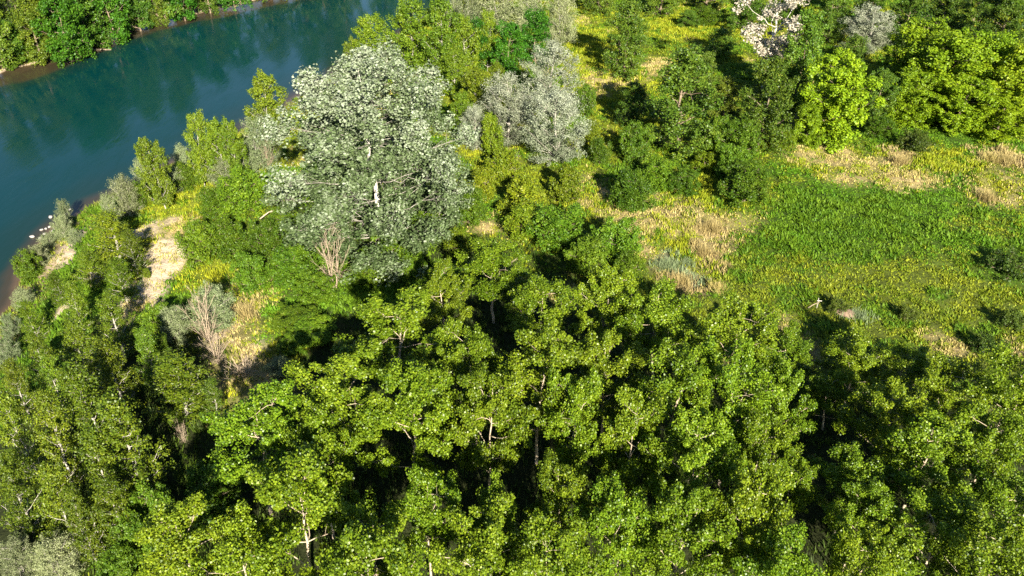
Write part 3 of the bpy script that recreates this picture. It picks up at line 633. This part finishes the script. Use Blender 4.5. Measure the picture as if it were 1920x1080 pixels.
    ('dark_tree', -39.6, 181.2, 9.8, 17.6, 0.61, 'tallest tree standing behind the far bank past the shore bend'),
]

COVER = [
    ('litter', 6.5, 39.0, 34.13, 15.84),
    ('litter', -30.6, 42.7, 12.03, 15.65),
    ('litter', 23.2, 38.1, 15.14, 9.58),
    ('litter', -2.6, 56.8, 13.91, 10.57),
    ('herb', -39.9, 61.7, 6.97, 17.5),
    ('litter', -13.4, 72.0, 9.77, 11.8),
    ('herb', -14.5, 63.3, 8.91, 5.36),
    ('green', 33.3, 73.0, 12.48, 11.07),
    ('green', 37.5, 67.9, 7.39, 7.53),
    ('green', 27.9, 78.2, 4.92, 8.81),
    ('green', 44.1, 75.3, 6.38, 7.65),
    ('green', 44.4, 66.0, 2.9, 6.45),
    ('green', 47.2, 95.6, 7.66, 4.54),
    ('green', 54.9, 91.6, 5.56, 3.87),
    ('mixed', 26.4, 59.1, 14.74, 6.37),
    ('mixed', 36.5, 56.8, 8.69, 9.38),
    ('mixed', 21.5, 67.0, 4.39, 4.93),
    ('herb', 35.0, 72.0, 6.17, 5.18),
    ('herb', 28.7, 75.3, 3.72, 4.78),
    ('straw', 34.4, 89.1, 4.53, 2.82),
    ('straw', 39.8, 83.8, 5.76, 4.08),
    ('straw', 37.7, 86.3, 2.95, 3.01),
    ('straw', 50.6, 81.2, 2.53, 4.38),
    ('yellow', 46.7, 86.5, 3.54, 2.51),
    ('straw', 38.3, 52.5, 1.24, 2.36),
    ('straw', 16.6, 74.1, 5.78, 5.08),
    ('straw', 8.3, 79.4, 1.94, 4.32),
    ('yellow', 20.8, 81.2, 4.22, 3.66),
    ('straw', 14.4, 68.9, 2.99, 4.03),
    ('yellow', 15.6, 68.4, 2.23, 2.6),
    ('sage', 14.2, 65.6, 1.68, 1.88),
    ('rust', 19.6, 72.5, 2.33, 2.42),
    ('rust', 17.7, 67.9, 1.08, 2.19),
    ('rust', 14.5, 62.9, 2.1, 1.24),
    ('rust', 43.7, 87.9, 1.79, 2.22),
    ('rust', 55.3, 87.9, 2.39, 3.0),
    ('straw', -2.3, 72.5, 2.33, 1.71),
    ('yellow', 11.6, 121.2, 4.63, 16.08),
    ('straw', 12.1, 113.3, 2.56, 5.51),
    ('yellow', 26.4, 141.5, 5.27, 9.85),
    ('straw', 20.9, 118.8, 1.98, 4.35),
    ('yellow', 32.2, 144.6, 3.58, 8.59),
    ('yellow', 25.5, 49.9, 2.39, 2.74),
    ('straw', 22.6, 53.9, 1.68, 2.23),
    ('straw', 34.1, 52.2, 1.64, 1.9),
    ('yellow', -32.9, 75.3, 3.99, 9.71),
    ('sand', -31.3, 62.9, 2.61, 7.54),
    ('sand', -34.5, 72.0, 1.65, 2.52),
    ('straw', -31.5, 72.5, 2.07, 2.52),
    ('green', -27.1, 61.6, 2.07, 4.95),
    ('yellow', -25.3, 64.2, 2.6, 4.72),
    ('straw', -21.0, 57.2, 3.27, 4.77),
    ('sand', -23.1, 56.8, 1.48, 4.38),
    ('rust', -21.8, 57.6, 1.05, 2.41),
    ('straw', -19.1, 50.5, 3.21, 4.72),
    ('sand', -19.1, 53.2, 0.83, 1.8),
    ('green', -17.4, 56.8, 3.26, 4.67),
    ('yellow', -17.2, 51.2, 1.62, 2.04),
    ('litter', -13.5, 49.6, 3.17, 2.58),
    ('sand', -38.1, 63.9, 1.14, 1.71),
    ('sand', -43.0, 72.0, 1.66, 4.82),
    ('sand', -39.3, 59.7, 0.82, 1.3),
    ('sand', -36.9, 50.4, 0.89, 1.35),
    ('straw', -31.6, 57.0, 1.32, 2.52),
    ('straw', -45.5, 74.1, 1.32, 2.54),
    ('yellow', -24.6, 34.1, 1.76, 2.32),
    ('straw', -25.5, 33.3, 0.95, 1.37),
    ('straw', 11.2, 75.3, 1.59, 2.85),
    ('straw', 4.5, 59.9, 1.35, 1.63),
    ('yellow', 8.6, 59.9, 2.71, 3.27),
]

STALK_CLUMPS = [
    ('rust', 19.1, 71.6, 3.6, 1.3, 'sprawl of rusty dead stalks beside the straw path'),
    ('rust', 42.9, 86.4, 2.4, 1.4, 'rusty dead stalk clump on the straw strip of the meadow'),
    ('rust', 54.5, 86.6, 3.2, 1.5, 'pinkish dead stalk clump near the lime grove end'),
    ('rust', -21.6, 56.8, 1.9, 1.3, 'upright reddish stalks on the bare straw clearing'),
    ('rust', 14.4, 62.6, 2.8, 1.2, 'dark red stalks under the grey sage clump'),
    ('rust', 17.5, 67.2, 1.5, 1.1, 'short rusty stalk clump above the grove edge'),
    ('rust', 48.6, 78.3, 2.2, 1.3, 'dry tan stalk clump in the meadow near the frame edge'),
    ('straw', 17.5, 61.0, 1.8, 0.9, 'pale leaning stalks at the grove edge'),
    ('sage', 13.8, 65.2, 2.4, 1.0, 'pale grey sage clump on straw ground'),
    ('sage', 28.3, 57.2, 2.2, 0.7, 'grey-green thistle clump by the red earth mound'),
    ('sage', 15.8, 65.6, 1.4, 0.7, 'smaller grey sage clump next to the pale one'),
    ('straw', 53.2, 86.9, 2.4, 1.2, 'tan stalk clump beside the pinkish one'),
    ('rust', 22.2, 52.7, 1.9, 1.0, 'rust brown stalks at the meadow edge of the grove'),
]

STONES = [
    (-50.09, 77.51, 0.5),
    (-49.1, 77.17, 0.28),
    (-49.07, 78.08, 0.28),
    (-49.77, 79.0, 0.28),
    (-50.11, 81.85, 0.52),
    (-49.25, 79.58, 0.28),
    (-44.35, 61.36, 0.42),
    (-43.65, 60.32, 0.23),
    (-48.43, 78.77, 0.34),
    (-49.49, 79.23, 0.23),
    (-48.84, 83.59, 0.29),
]

# ---------------------------------------------------------------- ground cover map
GROUND = {  # soil colour, blade colours, height, tufts per m2
    'yellow': ((.15, .17, .02), (.15, .24, .008), (.40, .385, .020), .36, 20),
    'green': ((.05, .09, .010), (.05, .15, .006), (.14, .25, .009), .24, 26),
    'herb': ((.045, .08, .010), (.045, .125, .006), (.15, .24, .010), .42, 24),
    'mixed': ((.08, .10, .015), (.055, .13, .007), (.29, .31, .016), .26, 26),
    'straw': ((.34, .26, .12), (.38, .32, .08), (.56, .46, .18), .28, 16),
    'sand': ((.58, .45, .31), (.46, .38, .16), (.26, .28, .03), .28, 6.0),
    'rust': ((.27, .20, .10), (.33, .26, .09), (.48, .38, .16), .45, 14),
    'sage': ((.20, .20, .12), (.16, .22, .09), (.27, .32, .16), .4, 16),
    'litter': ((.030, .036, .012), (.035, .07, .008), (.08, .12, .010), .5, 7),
    'bank': ((.20, .15, .09), (.12, .17, .02), (.25, .25, .04), .4, 9),
}
KINDS = list(GROUND)
def cover(x, y):
    """Weights (n, kinds) of the ground cover."""
    wx = x + (fbm(x, y, 4.5, 21) - .5) * 5.0 + (fbm(x, y, 1.3, 23) - .5) * 1.6
    wy = y + (fbm(x, y, 4.5, 22) - .5) * 6.5 + (fbm(x, y, 1.3, 24) - .5) * 2.2
    W = np.zeros((len(x), len(KINDS)))
    n = fbm(x, y, 6, 31)
    W[:, KINDS.index('mixed')] = 1
    def lay(k, m):
        nonlocal W
        W *= (1 - m)[:, None]; W[:, KINDS.index(k)] += m
    lay('yellow', np.clip((n - .48) * 8, 0, 1) * .8)
    lay('herb', np.clip((fbm(x, y, 8, 33) - .55) * 8, 0, 1) * .9)
    lay('straw', np.clip((fbm(x, y, 3.2, 71) - .66) * 10, 0, 1) * .55)
    lay('green', np.clip((fbm(x, y, 4.0, 72) - .60) * 9, 0, 1) * .8)
    for k, cx, cy, rx, ry in COVER:
        r = np.hypot((wx - cx) / rx, (wy - cy) / ry)
        soft = .4 if k == 'sand' else .9 if k in ('straw', 'rust', 'yellow') else .6
        lay(k, np.clip((1.0 + soft * .5 - r) / soft, 0, 1))
    g = fbm(x, y, 1.6, 41)
    sw = W[:, KINDS.index('straw')] * np.clip((g - .50) * 7, 0, 1) * .7
    lay('yellow', sw)
    gw = W[:, KINDS.index('green')] * np.clip((fbm(x, y, 3.4, 43) - .54) * 7, 0, 1) * .75
    lay('mixed', gw)
    lay('herb', np.clip((fbm(x, y, 2.6, 47) - .60) * 8, 0, 1) * .8 * (W[:, KINDS.index('green')] + W[:, KINDS.index('mixed')]))
    lay('mixed', W[:, KINDS.index('straw')] * np.clip((fbm(x, y, 1.0, 48) - .56) * 7, 0, 1) * .6)
    yw = W[:, KINDS.index('yellow')] * np.clip((fbm(x, y, 2.0, 44) - .62) * 9, 0, 1) * .7
    lay('herb', yw)
    dn, df = banks(x, y)
    d = np.maximum(dn, df)
    lay('bank', np.clip((3.5 - np.abs(d - 1.0)) / 2, 0, 1) * .7)
    lay('sand', np.clip((1.3 - np.abs(df - 1.0)) / .6, 0, 1) * .9)
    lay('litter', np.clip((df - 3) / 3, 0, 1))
    return W, d

# ---------------------------------------------------------------- terrain
def axis(fine0, fine1, step, far0, far1):
    a = list(np.arange(fine0, fine1 + .01, step))
    s = step; v = a[-1]; hi = []
    while v < far1: s *= 1.35; v += s; hi.append(v)
    s = step; v = a[0]; lo = []
    while v > far0: s *= 1.35; v -= s; lo.append(v)
    return np.array(lo[::-1] + a + hi)
gx = axis(-100, 95, .68, -3500, 3500); gy = axis(22, 205, .68, -1500, 4500)
X, Y = np.meshgrid(gx, gy); xf, yf = X.ravel(), Y.ravel()
zf = land(xf, yf)
far_w = np.clip((np.hypot(xf, yf - 100) - 250) / 300, 0, 1)
zf = zf * (1 - far_w) + far_w * .3
Wt, dland = cover(xf, yf)
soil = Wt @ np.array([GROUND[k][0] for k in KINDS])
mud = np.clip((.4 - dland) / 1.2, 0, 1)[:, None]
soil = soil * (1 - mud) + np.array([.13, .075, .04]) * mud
nx, ny = len(gx), len(gy)
ii = (np.arange(ny - 1)[:, None] * nx + np.arange(nx - 1)[None]).ravel()
quads = np.stack([ii, ii + 1, ii + 1 + nx, ii + nx], 1)
gm, N, K = nodes_of('ground_soil')
b = N['Principled BSDF']
at = N.new('ShaderNodeAttribute'); at.attribute_name = 'soil'
tc = N.new('ShaderNodeTexCoord'); nt = N.new('ShaderNodeTexNoise'); nt.inputs['Scale'].default_value = 1.7; nt.inputs['Detail'].default_value = 8; nt.inputs['Roughness'].default_value = .7
K.new(tc.outputs['Object'], nt.inputs['Vector'])
mr = N.new('ShaderNodeMapRange'); mr.inputs['From Min'].default_value = .3; mr.inputs['From Max'].default_value = .7; mr.inputs['To Min'].default_value = .62; mr.inputs['To Max'].default_value = 1.3
K.new(nt.outputs['Fac'], mr.inputs['Value'])
vm = N.new('ShaderNodeVectorMath'); vm.operation = 'SCALE'
K.new(at.outputs['Color'], vm.inputs[0]); K.new(mr.outputs['Result'], vm.inputs['Scale']); K.new(vm.outputs[0], b.inputs['Base Color'])
bp = N.new('ShaderNodeBump'); bp.inputs['Strength'].default_value = .8; bp.inputs['Distance'].default_value = .25
K.new(nt.outputs['Fac'], bp.inputs['Height']); K.new(bp.outputs['Normal'], b.inputs['Normal'])
b.inputs['Roughness'].default_value = .95; b.inputs['Specular IOR Level'].default_value = .1
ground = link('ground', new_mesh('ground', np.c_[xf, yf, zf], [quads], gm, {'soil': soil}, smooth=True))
tag(ground, 'river flats of meadow, sand and bluff', kind='structure')

# ---------------------------------------------------------------- river
wxs = np.arange(-260, 140.1, 1.25); wys = np.arange(-60, 420.1, 1.25)
X, Y = np.meshgrid(wxs, wys); xf, yf = X.ravel(), Y.ravel()
dn, df = banks(xf, yf)
depth = WATER_Z - land(xf, yf)
nx, ny = len(wxs), len(wys)
ii = (np.arange(ny - 1)[:, None] * nx + np.arange(nx - 1)[None]).ravel()
quads = np.stack([ii, ii + 1, ii + 1 + nx, ii + nx], 1)
near_water = (np.maximum(dn, df) < 6)
quads = quads[near_water[quads].any(1)]
wm, N, K = nodes_of('river_water')
b = N['Principled BSDF']
at = N.new('ShaderNodeAttribute'); at.attribute_name = 'depth'
tc = N.new('ShaderNodeTexCoord')
mp = N.new('ShaderNodeMapping'); mp.inputs['Rotation'].default_value = (0, 0, math.radians(-25)); mp.inputs['Scale'].default_value = (1, .28, 1)
K.new(tc.outputs['Object'], mp.inputs['Vector'])
n1 = N.new('ShaderNodeTexNoise'); n1.inputs['Scale'].default_value = .22; n1.inputs['Detail'].default_value = 5
K.new(mp.outputs['Vector'], n1.inputs['Vector'])
add = N.new('ShaderNodeMath'); add.operation = 'MULTIPLY_ADD'; add.inputs[1].default_value = .9; add.inputs[2].default_value = -.45
K.new(n1.outputs['Fac'], add.inputs[0])
sm = N.new('ShaderNodeMath'); sm.operation = 'ADD'; K.new(at.outputs['Fac'], sm.inputs[0]); K.new(add.outputs[0], sm.inputs[1])
r = N.new('ShaderNodeValToRGB'); r.color_ramp.interpolation = 'EASE'
e = r.color_ramp.elements
e[0].position = 0.0; e[0].color = (.10, .065, .035, 1)
e[1].position = 1.0; e[1].color = (.001, .029, .029, 1)
k = e.new(.16); k.color = (.042, .034, .018, 1)
k = e.new(.42); k.color = (.006, .027, .021, 1)
mr = N.new('ShaderNodeMapRange'); mr.inputs['From Min'].default_value = -.05; mr.inputs['From Max'].default_value = 2.4
K.new(sm.outputs[0], mr.inputs['Value']); K.new(mr.outputs['Result'], r.inputs['Fac']); K.new(r.outputs['Color'], b.inputs['Base Color'])
b.inputs['Roughness'].default_value = .13; b.inputs['IOR'].default_value = 1.33; b.inputs['Specular IOR Level'].default_value = .42
n2 = N.new('ShaderNodeTexNoise'); n2.inputs['Scale'].default_value = 1.1; n2.inputs['Detail'].default_value = 4
K.new(mp.outputs['Vector'], n2.inputs['Vector'])
rr_ = N.new('ShaderNodeMapRange'); rr_.inputs['From Min'].default_value = .35; rr_.inputs['From Max'].default_value = .7; rr_.inputs['To Min'].default_value = .05; rr_.inputs['To Max'].default_value = .22
n3 = N.new('ShaderNodeTexNoise'); n3.inputs['Scale'].default_value = .45; n3.inputs['Detail'].default_value = 6; n3.inputs['Distortion'].default_value = .6
K.new(mp.outputs['Vector'], n3.inputs['Vector']); K.new(n3.outputs['Fac'], rr_.inputs['Value']); K.new(rr_.outputs['Result'], b.inputs['Roughness'])
bp = N.new('ShaderNodeBump'); bp.inputs['Strength'].default_value = .22; bp.inputs['Distance'].default_value = .12
K.new(n2.outputs['Fac'], bp.inputs['Height']); K.new(bp.outputs['Normal'], b.inputs['Normal'])
river = link('river', new_mesh('river', np.c_[xf, yf, np.full(len(xf), WATER_Z)], [quads], wm, {'depth': depth}, smooth=True))
tag(river, 'blue green river with brown shallows along both banks', kind='structure')

# ---------------------------------------------------------------- plants
MODELS = {k: [grow(k, 100 * i + 7 + sum(map(ord, k))) for i in range(v['nv'])] for k, v in KIND.items()}
PART = {'bush': 'foliage', 'shrub': 'foliage'}
count = {}
tilt = random.Random(8)
for kind, x, y, width, height, rot, label in PLANTS:
    p = KIND[kind]
    i = count.get(kind, 0); count[kind] = i + 1
    model = MODELS[kind][i % p['nv']]
    root = bpy.data.objects.new(kind, None); COL.objects.link(root)
    root.empty_display_size = .3
    z = float(land(x, y))
    root.location = (x, y, z)
    root.rotation_euler = (tilt.uniform(-.07, .07), tilt.uniform(-.07, .07), rot)
    sx = width / (2 * (p['R'] + p.get('clump', 0) * .6)); sz = height / p['H']
    root.scale = (sx * tilt.uniform(.9, 1.1), sx * tilt.uniform(.9, 1.1), sz)
    tag(root, label, p['cat'], p['group'])
    link('trunk' if p['cat'] in ('tree',) else 'stem', model['trunk'], root)
    for lm in model['limbs']: link('limb', lm, root)
    if model['crown']: link('crown' if p['cat'] == 'tree' else 'foliage', model['crown'], root)

# woodland beyond the picture, one mass
rw = np.random.default_rng(77)
qx = rw.uniform(-260, 330, 5600); qy = rw.uniform(95, 480, 5600)
dn, df = banks(qx, qy)
keep = ((dn > 6) | (df > 9)) & ((qy > 170) | (np.abs(qx) > .74 * qy + 8)) & (fbm(qx, qy, 30, 81) > .38)
qx, qy = qx[keep], qy[keep]
qc = np.stack([qx, qy, land(qx, qy) + 2 + 8 * fbm(qx, qy, 9, 83)], 1)
V, F, T = leaves(rw, qc, rw.uniform(1.6, 3.2, len(qc)), np.tile([0, 0, 1.], (len(qc), 1)), 16, 1.3, 1.0, 1.1, .5, .7, .5, .1, rw.normal(0, .15, len(qc)))
tag(link('far_woodland', new_mesh('far_woodland', V, [F], LEAF['dark_tree'], {'tint': T})), 'green woodland far beyond the river and the meadow', kind='stuff')

# ---------------------------------------------------------------- meadow
def blade_material(name, trans=.25):
    m, N, K = nodes_of(name)
    b = N['Principled BSDF']; out = N['Material Output']
    at = N.new('ShaderNodeAttribute'); at.attribute_name = 'blade'
    K.new(at.outputs['Color'], b.inputs['Base Color']); b.inputs['Roughness'].default_value = .6; b.inputs['Specular IOR Level'].default_value = .2
    tr = N.new('ShaderNodeBsdfTranslucent'); K.new(at.outputs['Color'], tr.inputs['Color'])
    mx = N.new('ShaderNodeMixShader'); mx.inputs[0].default_value = trans
    K.new(b.outputs[0], mx.inputs[1]); K.new(tr.outputs[0], mx.inputs[2]); K.new(mx.outputs[0], out.inputs['Surface'])
    return m
BLADE = blade_material('grass_blade')

def tufts(rng, x, y, z, h, c0, c1, spread, width, nb, lean=(.25, 1.0)):
    n = len(x); M = n * nb; i = np.repeat(np.arange(n), nb)
    az = rng.uniform(0, 2 * math.pi, M); le = rng.uniform(*lean, M)
    hh = h[i] * rng.uniform(.55, 1.15, M)
    bx = x[i] + rng.normal(0, 1, M) * spread[i]; by = y[i] + rng.normal(0, 1, M) * spread[i]; bz = z[i] - .03
    dx = np.cos(az); dy = np.sin(az)
    w = width[i] * rng.uniform(.7, 1.3, M) * .5
    a = np.stack([bx - dy * w, by + dx * w, bz], 1); c = np.stack([bx + dy * w, by - dx * w, bz], 1)
    t = np.stack([bx + dx * le * hh, by + dy * le * hh, bz + hh * (1.15 - .45 * le)], 1)
    V = np.stack([a, c, t], 1).reshape(-1, 3)
    mixv = np.clip((fbm(x, y, 1.4, 61) * 1.6 - .3)[i] * .45 + rng.random(n)[i] * .35 + rng.random(M) * .25, 0, 1)[:, None]
    colr = (c0[i] * (1 - mixv) + c1[i] * mixv) * rng.uniform(.8, 1.2, M)[:, None] * rng.uniform(.84, 1.14, n)[i][:, None]
    return V, np.arange(M * 3).reshape(-1, 3), np.repeat(colr, 3, 0)

rng = np.random.default_rng(11)
NT = 285000
ty = 26 + (175 - 26) * rng.random(NT) ** .75
tx = rng.uniform(-1, 1, NT) * (.61 * ty + 9)
Wt, dl = cover(tx, ty)
cum = Wt.cumsum(1); pick = (rng.random(NT)[:, None] * cum[:, -1:] > cum).sum(1).clip(0, len(KINDS) - 1)
dens = np.array([GROUND[k][4] for k in KINDS])[pick]
dn, df = banks(tx, ty)
ok = (rng.random(NT) < dens / 24) & (dl > .3) & (df < 4)
tx, ty, pick = tx[ok], ty[ok], pick[ok]
gh = np.array([GROUND[k][3] for k in KINDS])[pick]
lump = fbm(tx, ty, 1.1, 51); big = fbm(tx, ty, 3.5, 52)
gh = gh * (.45 + 1.3 * np.clip((lump - .3) * 1.6, 0, 1)) * (.7 + .6 * big)
dist = np.hypot(tx, ty)
C0 = np.array([GROUND[k][1] for k in KINDS])[pick]; C1 = np.array([GROUND[k][2] for k in KINDS])[pick]
wd = .052 + .0008 * dist
herb = np.isin(pick, [KINDS.index(k) for k in ('green', 'herb', 'mixed')])
tz = land(tx, ty)
for name, m, label, nb, lean, wmul in (
        ('meadow_grass', herb, 'green meadow herbs and grass over the river flat', 5, (.4, 1.5), 1.75),
        ('dry_grass', ~herb, 'yellow and straw coloured dry grass tufts among sand', 6, (.15, .9), 1.1)):
    V, F, Cc = tufts(rng, tx[m], ty[m], tz[m], gh[m], C0[m], C1[m], np.full(m.sum(), .16), wd[m] * wmul, nb, lean)
    g = link(name, new_mesh(name, V, [F], BLADE, {'blade': Cc}))
    tag(g, label, kind='stuff')
print('tufts', len(tx))

# ---------------------------------------------------------------- stalk clumps
for kind, x, y, width, h, label in STALK_CLUMPS:
    n = int(58 + 18 * width)
    a = rng.uniform(0, 2 * math.pi, n); rr = np.abs(rng.normal(0, .5, n)) * width / 2 * (1 + .4 * np.sin(2 * a + x))
    sx_ = np.cos(a) * rr; sy_ = np.sin(a) * rr * .8
    c0 = np.tile(GROUND[kind][1], (n, 1)); c1 = np.tile(GROUND[kind][2], (n, 1))
    V, F, Cc = tufts(rng, sx_, sy_, land(x + sx_, y + sy_) - land(x, y), h * rng.uniform(.4, 1.1, n), c0, c1, np.full(n, .14), np.full(n, .06), 6, (.15, 1.1))
    o = link('sage_clump' if kind == 'sage' else 'stalk_clump', new_mesh('stalk_clump', V, [F], BLADE, {'blade': Cc}))
    o.location = (x, y, float(land(x, y)))
    tag(o, label, 'sage' if kind == 'sage' else 'dry stalks', 'grey sage clumps' if kind == 'sage' else 'dead stalk clumps')

# ---------------------------------------------------------------- stones, wood, small things
def plain(name, c, rough=.8, var=.25, scale=6):
    return bark_material(name, tuple(v * (1 - var) for v in c), tuple(min(1, v * (1 + var)) for v in c), scale)
STONE = plain('river_stone', (.34, .31, .28), scale=5)
def stone_mesh(seed):
    r = np.random.default_rng(seed)
    nu, nv = 10, 7
    th = np.linspace(0, math.pi, nv)[1:-1]; ph = np.arange(nu) * 2 * math.pi / nu
    T, P = np.meshgrid(th, ph, indexing='ij')
    d = np.stack([np.sin(T) * np.cos(P), np.sin(T) * np.sin(P), np.cos(T)], -1).reshape(-1, 3)
    d = np.concatenate([d, [[0, 0, 1], [0, 0, -1]]])
    k = 1 + .22 * np.sin(d @ r.normal(size=3) * 2.2 + r.uniform(0, 6)) + .12 * np.sin(d @ r.normal(size=3) * 4 + r.uniform(0, 6))
    v = d * k[:, None] * [.5, .36, .26]
    rows = nv - 2; q = []; t = []
    for i in range(rows - 1):
        for j in range(nu): q.append((i * nu + j, (i + 1) * nu + j, (i + 1) * nu + (j + 1) % nu, i * nu + (j + 1) % nu))
    top, bot = rows * nu, rows * nu + 1
    for j in range(nu): t.append((top, j, (j + 1) % nu)); t.append((bot, (rows - 1) * nu + (j + 1) % nu, (rows - 1) * nu + j))
    return new_mesh('stone', v, [np.array(q), np.array(t)], STONE, smooth=False)
SM = [stone_mesh(i) for i in range(4)]
for i, (x, y, w) in enumerate(STONES):
    o = link('stone', SM[i % 4]); o.location = (x, y, max(WATER_Z + .05, float(land(x, y)) + .05)); s = max(.4, w * 1.05); o.scale = (s, s, s); o.rotation_euler = (0, 0, i * 1.3)
    tag(o, ['largest white stone of the cluster in the brown shallows', 'small stone beside the largest white stone', 'pale stone nearer the shore in the brown shallows', 'stone behind the pale shore stone', 'flat white stone in the water beside the willow pair', 'little stone at the foot of the willow pair', 'white stone at the river end by the frame edge', 'small stone next to the one at the river end', 'stone under the low pale willow', 'tiny stone touching the brown shallows rim', 'stone in open water past the willow pair'][i], 'stone', 'white stones in the shallows')

def stick(name, pts, r0, r1, mat, parent=None, sides=6):
    w = Wood(); w.tube(np.array(pts, float), r0, r1, sides)
    return link(name, w.mesh(name, mat), parent)
def root_at(name, x, y, label, cat, dz=0):
    o = bpy.data.objects.new(name, None); COL.objects.link(o); o.location = (x, y, float(land(x, y)) + dz)
    return tag(o, label, cat)
x, y = (25.4, 58.7)
t = root_at('wooden_stake', x, y, 'weathered stake with crossed pale sticks in the meadow', 'stake')
stick('post', [(0, 0, -.2), (.02, 0, .5), (0, .03, .95)], .04, .03, BARK['grey'], t)
stick('leaning_stick', [(-.8, -.25, .15), (-.4, -.15, .40), (.12, -.06, .62)], .035, .025, BARK['tan'], t)
stick('cross_stick', [(-.12, -.08, .75), (.28, -.05, .7)], .035, .03, BARK['white'], t)
x, y = (27.5, 57.6)
r2 = np.random.default_rng(5)
n = 9
gxm, gym = np.meshgrid(np.linspace(-1, 1, n), np.linspace(-1, 1, n))
hm = np.clip(1 - gxm ** 2 - gym ** 2, 0, 1) ** .7 * .34 + r2.random(gxm.shape) * .09 - .06
ii = (np.arange(n - 1)[:, None] * n + np.arange(n - 1)[None]).ravel()
o = link('earth_mound', new_mesh('earth_mound', np.c_[gxm.ravel() * .8, gym.ravel() * .55, hm.ravel()], [np.stack([ii, ii + 1, ii + 1 + n, ii + n], 1)], plain('red_earth', (.20, .135, .085))))
o.location = (x, y, float(land(x, y)) + .12); o.rotation_euler = (0, 0, -.6)
tag(o, 'small mound of bare reddish earth in the green meadow', 'earth mound')
x, y = (-24.2, 33.7)
t = root_at('dead_stem', x, y, 'long white dead stem leaning across the young poplars', 'dead stem'); t.scale = (.7, .7, .8)
stick('stem', [(.5, -.3, -.2), (.5, -.3, 3.2), (.3, -.1, 4.4), (-.9, .5, 5.4)], .06, .02, BARK['white'], t)
stick('fork', [(-.1, .1, 4.7), (-.5, 0, 4.8), (-.9, .05, 4.85)], .025, .015, BARK['white'], t)
x, y = (-69.0, 140.3)
o = stick('driftwood_log', [(-2.2, -.5, .05), (-1, -.1, .15), (.6, .2, .12), (2.3, .3, .0)], .2, .1, BARK['brown'])
o.location = (x, y, WATER_Z - .03); tag(o, 'dark driftwood log lying in the far brown shallows', 'log')
x, y = (-22.8, 71.8)
t = root_at('fallen_branch', x, y, 'fallen tan branch lying on bushes beside the white poplar', 'fallen branch', .3)
stick('bough', [(-1.1, -.5, .8), (-.3, -.1, 1.3), (.5, .2, 1.5), (1.2, .7, 1.7)], .07, .03, BARK['tan'], t)
stick('side_twig', [(-.3, -.1, 1.3), (.3, -.35, 1.5), (.8, -.4, 1.75)], .04, .015, BARK['tan'], t)
